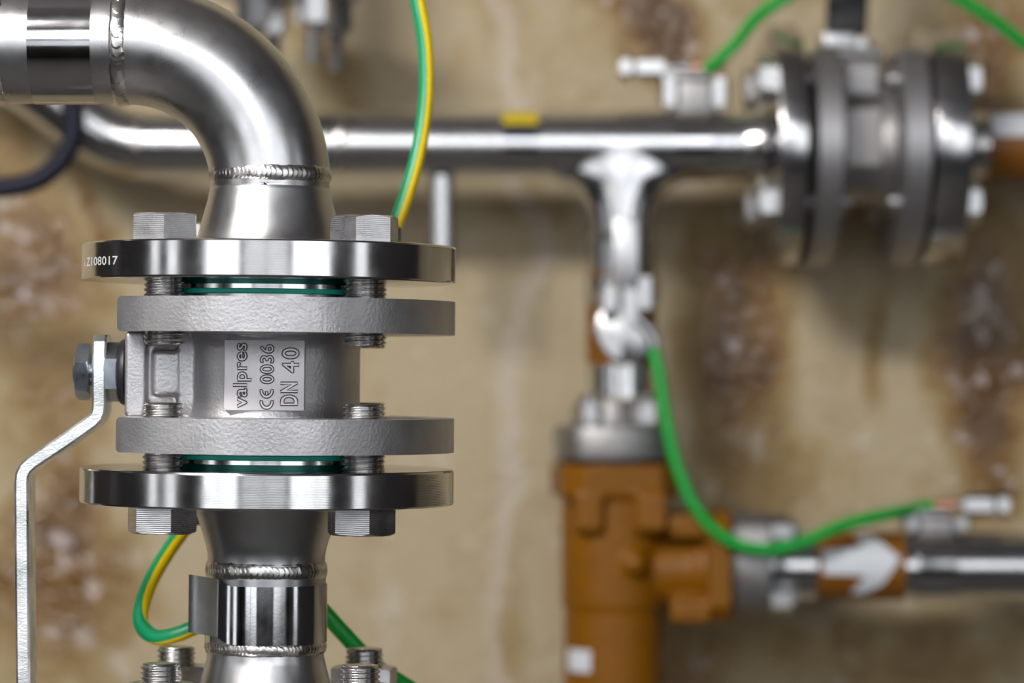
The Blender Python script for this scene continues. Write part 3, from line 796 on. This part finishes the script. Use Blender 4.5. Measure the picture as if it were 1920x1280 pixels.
# clamp on the vertical branch
EC = thing('earth_clamp', 'blurred bright earthing clamp with hanging lug on the vertical branch', 'clamp', Q(1165, 560), group='earthing clamps on the rear pipes')
ec = Q(1165, 560)
def E(px, py): q = Q(px, py); return q.x-ec.x, q.z-ec.z
bm = B(); z0 = E(0, 545)[1]; lathe(bm, [(PR+.6, z0-9), (PR+2, z0-9), (PR+2, z0+9), (PR+.6, z0+9), (PR+.6, z0-9)], 48); finish(bm, 'clamp_band', 'mirror', EC)
x0, zt = E(1147, 412); x1, zb = E(1195, 540)
bm = B(); box(bm, x0, x1, -PR-9, -PR-4, zb, zt, 1.2); finish(bm, 'clamp_plate', 'bgzinc', EC)
bm = B(); box(bm, x0-4, x1+2, -PR-6, -PR+2, E(0,610)[1], E(0,535)[1], 1.5); finish(bm, 'clamp_block', 'bgcast', EC)
for (px, py, af) in ((1140, 572, 14), (1178, 570, 15), (1205, 548, 12)):
    bm = B(); x, z = E(px, py); hexhead(bm, af, z-11, z+9, both=True)
    for v in bm.verts: v.co.x += x; v.co.y -= PR+9
    finish(bm, 'clamp_nut', 'bgzinc', EC, sharp=20)
bm = B(); x, z = E(1163, 630); lathe(bm, [(0,-2),(14,-2),(15.5,-1),(15.5,1),(14,2),(6.5,2),(6,4),(0,4)], 48, 'Y')
for v in bm.verts: v.co = Vector((v.co.x*.95+v.co.z*.0, v.co.y, v.co.z*1.25))
rotm = Matrix.Rotation(R(-38), 3, 'Y')
for v in bm.verts: v.co = rotm @ v.co; v.co += Vector((x, -PR-14, z))
finish(bm, 'cable_lug', 'bgzinc', EC)
bm = B(); q = [E(1190,600), E(1212,622), E(1224,650)]; sweep(bm, catmull([(q[0][0],-PR-14,q[0][1]), (q[1][0],-PR-14,q[1][1]), (q[2][0],-PR-14,q[2][1])], 6), 4.6, 16); finish(bm, 'lug_sleeve', 'bgzinc', EC)

# green cables
def cable(pts, r, mat, label, cat='cable', name='earth_cable', n=12):
    bm = B(); sweep(bm, catmull(pts, n), r, 20); o = finish(bm, name, mat); tag(o, label, cat); return o
cable([Q(1224,648,-34), Q(1236,700,-36), Q(1250,790,-38), Q(1272,880,-40), Q(1310,960,-42), Q(1365,1012,-42), Q(1430,1030,-42), Q(1500,1018,-40), Q(1580,985,-34), Q(1660,965,-24), Q(1722,952,-4), Q(1750,947,0)],
      3.9, 'green', 'green earth cable sagging from the vertical branch to the lower right pipe')
cable([Q(1318,134,0), Q(1345,116,-6), Q(1385,75,-12), Q(1420,32,-20), Q(1480,-8,-30), Q(1600,-60,-40), Q(1720,-40,-40), Q(1800,-2,-34), Q(1870,42,-28), Q(1940,92,-20), Q(2060,130,-10), Q(2300,150,30)],
      3.9, 'green', 'green earth cable arching over the rear valve at the top right')
cable([Q(-420,180,-100), Q(-200,330,-100), Q(-60,352,-100), Q(20,350,-100), Q(75,334,-100), Q(115,300,-100), Q(137,255,-100), Q(137,210,-100), Q(120,165,-100), Q(80,110,-100), Q(20,60,-90), Q(-150,-50,-60), Q(-420,-150,-40)],
      6.3, 'navy', 'thick black cable looping at the left edge under the horizontal pipe')
# ochre valve body
ob = Q(1150, 1070)
OV = thing('strainer_valve', 'blurred ochre painted angle valve body below the vertical branch', 'valve', ob)
def O(px, py): q = Q(px, py); return q.x-ob.x, q.z-ob.z
def obox(bm, px0, px1, py0, py1, y0, y1, bev=2): x0, z1 = O(px0, py0); x1, z0 = O(px1, py1); box(bm, x0, x1, y0, y1, z0, z1, bev)
bm = B()
cz = lambda py: O(0, py)[1]
lathe(bm, [(0, cz(935)), (32.5, cz(935)), (32.5, cz(1133)), (31.0, cz(1137)), (31.0, cz(1500)), (0, cz(1500))], 96)
def sqr(cx, half, ch, ang):
    pts = []
    for k in range(4):
        for (x, y) in ((half, -half+ch), (half, half-ch)):
            a = ang+k*pi/2; pts.append((cx+x*cos(a)-y*sin(a), x*sin(a)+y*cos(a)))
    return pts
prism(bm, sqr(0, 36, 12, R(9)), cz(930), cz(868), 2)
for (px, w_) in ((1103, 8.5), (1217, 9.5)):
    x = O(px, 0)[0]
    for sy in (-1, 1): box(bm, x-w_, x+w_, sy*30-9, sy*30+9, cz(992), cz(915), 2.5)
# right arm
x0 = O(1200, 0)[0]; x1 = O(1310, 0)[0]; x2 = O(1366, 0)[0]; za = cz(1068)
lathe(bm, [(0,x0-10),(22,x0-10),(23,x1-6),(27,x1),(27,x2),(0,x2)], 64, 'X', off=(0,0,za))
rr = []
for (y, z) in sqr(0, 34, 10, R(0)): rr.append((y, z))
a_ = [bm.verts.new((x1+4, y, za+3+z)) for y, z in rr]; b_ = [bm.verts.new((x2, y, za+3+z)) for y, z in rr]
bm.faces.new(a_[::-1]); bm.faces.new(b_)
for i in range(8): bm.faces.new((a_[i], a_[(i+1) % 8], b_[(i+1) % 8], b_[i]))
for sz in (-1, 1):
    for sy in (-1, 1): box(bm, O(1252,0)[0], x1+6, sy*25-8, sy*25+8, za+3+sz*26-8, za+3+sz*26+7, 2.5)
r_ = bmesh.ops.create_icosphere(bm, subdivisions=3, radius=9)
for v in r_['verts']: v.co += Vector((O(1185,0)[0], -29, cz(1050)))
o = finish(bm, 'valve_casting', 'orange', OV); remesh(o, 1.3, 7)
bm = B()
rows = []
for i in range(9):
    a = R(-64+36*i/8); rows.append([bm.verts.new((rr_*sin(a), -rr_*cos(a), z)) for z in (cz(1253), cz(1212)) for rr_ in (31.1, 31.7)])
for p_, q_ in zip(rows, rows[1:]):
    for k, j in ((0,1),(1,3),(3,2),(2,0)): bm.faces.new((p_[k], p_[j], q_[j], q_[k]))
bm.faces.new(rows[0]); bm.faces.new(rows[-1]); finish(bm, 'white_sticker', 'white', OV)['label'] = 'small white sticker'
# pipe below it down to the floor
bm = B(); lathe(bm, [(0, -CZ+3+(CZ-ob.z)), (PR, -ob.z+2), (PR, cz(1490)), (0, cz(1490))], 48); finish(bm, 'inlet_pipe', 'bgsteel', OV)
# steel square flange on the casting
SF = thing('square_flange', 'blurred dark steel square flange bolted on top of the ochre valve', 'flange', Q(1150, 862))
bm = B(); H = 62*PX
prism(bm, sqr(0, 34, 11, R(9)), .3, H+1.5, 2); finish(bm, 'flange_plate', 'bgcast', SF, sharp=50)
bm = B(); lathe(bm, [(PR, H+1), (27, H+1), (25, H+4), (23, H+13), (PR+.4, H+16), (PR, H+1)], 64); finish(bm, 'collar', 'bgcast', SF)
bm = B(); lathe(bm, [(0,-2),(35,-2),(35,0),(0,0)], 64); finish(bm, 'black_seal', 'black', SF)
ob2 = thing('hex_bolt', '', 'bolt', (0,0,0), group='bolts on the ochre valve')
bm = B(); hexhead(bm, 15, 0, 13, both=True); finish(bm, 'hex_nut', 'bgzinc', ob2, sharp=20)
bm = B(); thread(bm, 5, -18, 18, 1.5, .7, 20, 6); finish(bm, 'threaded_rod', 'bgzinc', ob2, sharp=60)
for k, (px, dy, d_) in enumerate(((1107,-24,'near left'), (1214,-26,'near right'), (1096,24,'far left'), (1206,22,'far right'))):
    dup(ob2, Q(px, 794, dy), 'blurred bright nut and rod at the %s on the dark square flange' % d_)
# union, nuts and pipe on the right of the ochre valve
RU = thing('outlet_pipe', 'horizontal steel pipe with arrow marking leaving the ochre valve to the right', 'pipe', Q(1372, 1061))
ru = Q(1372, 1061)
def rx(px): return Q(px, 0).x-ru.x
bm = B(); pts_ = [(y, z) for y, z in sqr(0, 30, 9, 0)]
a_ = [bm.verts.new((rx(1370), y, z+3)) for y, z in pts_]; b_ = [bm.verts.new((rx(1440), y, z+3)) for y, z in pts_]
f0 = [bm.faces.new(a_[::-1]), bm.faces.new(b_)]
for i in range(8): bm.faces.new((a_[i], a_[(i+1) % 8], b_[(i+1) % 8], b_[i]))
bmesh.ops.bevel(bm, geom=list(set(e for f in f0 for e in f.edges)), offset=2, segments=3, affect='EDGES')
finish(bm, 'square_flange', 'bgcast', RU, sharp=50)
bm = B(); lathe(bm, [(12,rx(1436)),(26,rx(1436)),(23.5,rx(1455)),(21.2,rx(1480)),(21.2, XR-ru.x-1),(12,XR-ru.x-1)], 64, 'X'); finish(bm, 'pipe', 'bgsteel', RU)
bm = B(); lathe(bm, [(21,rx(1528)),(21.6,rx(1528)),(21.6,rx(1692)),(21,rx(1692))], 64, 'X'); mt = finish(bm, 'marking_tape', 'brown', RU); mt['label'] = 'ochre marking tape'
# arrow wrapped on the tape
arrow = [(1537,1028),(1612,1022),(1600,1003),(1630,1000),(1680,1042),(1648,1092),(1612,1112),(1588,1110),(1616,1075),(1537,1072)]
bm = B(); vs = [bm.verts.new((Q(x, y).x-ru.x, 0, Q(x, y).z-ru.z)) for x, y in arrow]; 
for tri in ((1,2,3),(1,3,4),(1,4,8),(4,5,8),(5,6,8),(6,7,8),(0,1,8),(0,8,9)): bm.faces.new([vs[q] for q in tri])
for _ in range(4):
    bmesh.ops.subdivide_edges(bm, edges=bm.edges, cuts=1); bmesh.ops.triangulate(bm, faces=bm.faces)
for v in bm.verts:
    a = math.asin(max(-.97, min(.97, v.co.z/22.1))); v.co.y = -22.1*cos(a); v.co.z = 22.1*sin(a)
finish(bm, 'flow_arrow', 'white', mt, sharp=180)['label'] = 'pale grey arrow pointing right'
for k, (py, dy, d_) in enumerate(((1052,-20,'near upper'), (1136,-20,'near lower'), (1044,20,'far upper'), (1128,20,'far lower'))):
    zz = Q(0, py).z
    p = Q(1440, py, dy) if py > 1100 else Q(1440, 1066-74*.0-0, dy)
    p = Vector((Q(1440,0).x, Q(0,0).y+dy, ru.z+3+(20 if 'upper' in d_ else -22)))
    dup(ob2, p, 'blurred bright nut and rod, %s one on the right flange of the ochre valve' % d_, rot=(0, R(90), 0))
for ch in list(ob2.children): bpy.data.objects.remove(ch)
bpy.data.objects.remove(ob2)

# flange above the frame at the upper left, its bolts hanging into the picture
TF = thing('overhead_pipe', 'dark steel pipe flange hanging at the top edge beside the striped cable', 'pipe', Q(545, -4, -20))
bm = B(); lathe(bm, [(0,0),(44,0),(45,1),(45,12),(44,13),(24,13),(21,22),(21,ZC-Q(0,-4,-20).z),(0,ZC-Q(0,-4,-20).z)], 64); finish(bm, 'flanged_pipe', 'bgcast', TF)
tn = thing('stud_bolt', '', 'bolt', (0,0,0), group='bolts of the flange at the top edge')
bm = B(); hexhead(bm, 19, -19, 0, both=True); finish(bm, 'hex_nut', 'bgzinc', tn, sharp=20)
bm = B(); thread(bm, 5.5, -43, 16, 1.75, .8, 24, 6); finish(bm, 'threaded_rod', 'bgcast', tn, sharp=60)
for (px, dy, d_, a_) in ((588, -50, 'right', 12), (474, -40, 'left', 25), (512, 12, 'middle', 5), (630, 5, 'far right', 40)):
    p = Q(px, -8, dy); p.z = Q(545, -4, -20).z
    o = dup(tn, p, 'blurred nut and rod under the flange at the top edge, the %s one' % d_); o.rotation_euler = (0, 0, R(a_))
for ch in list(tn.children): bpy.data.objects.remove(ch)
bpy.data.objects.remove(tn)
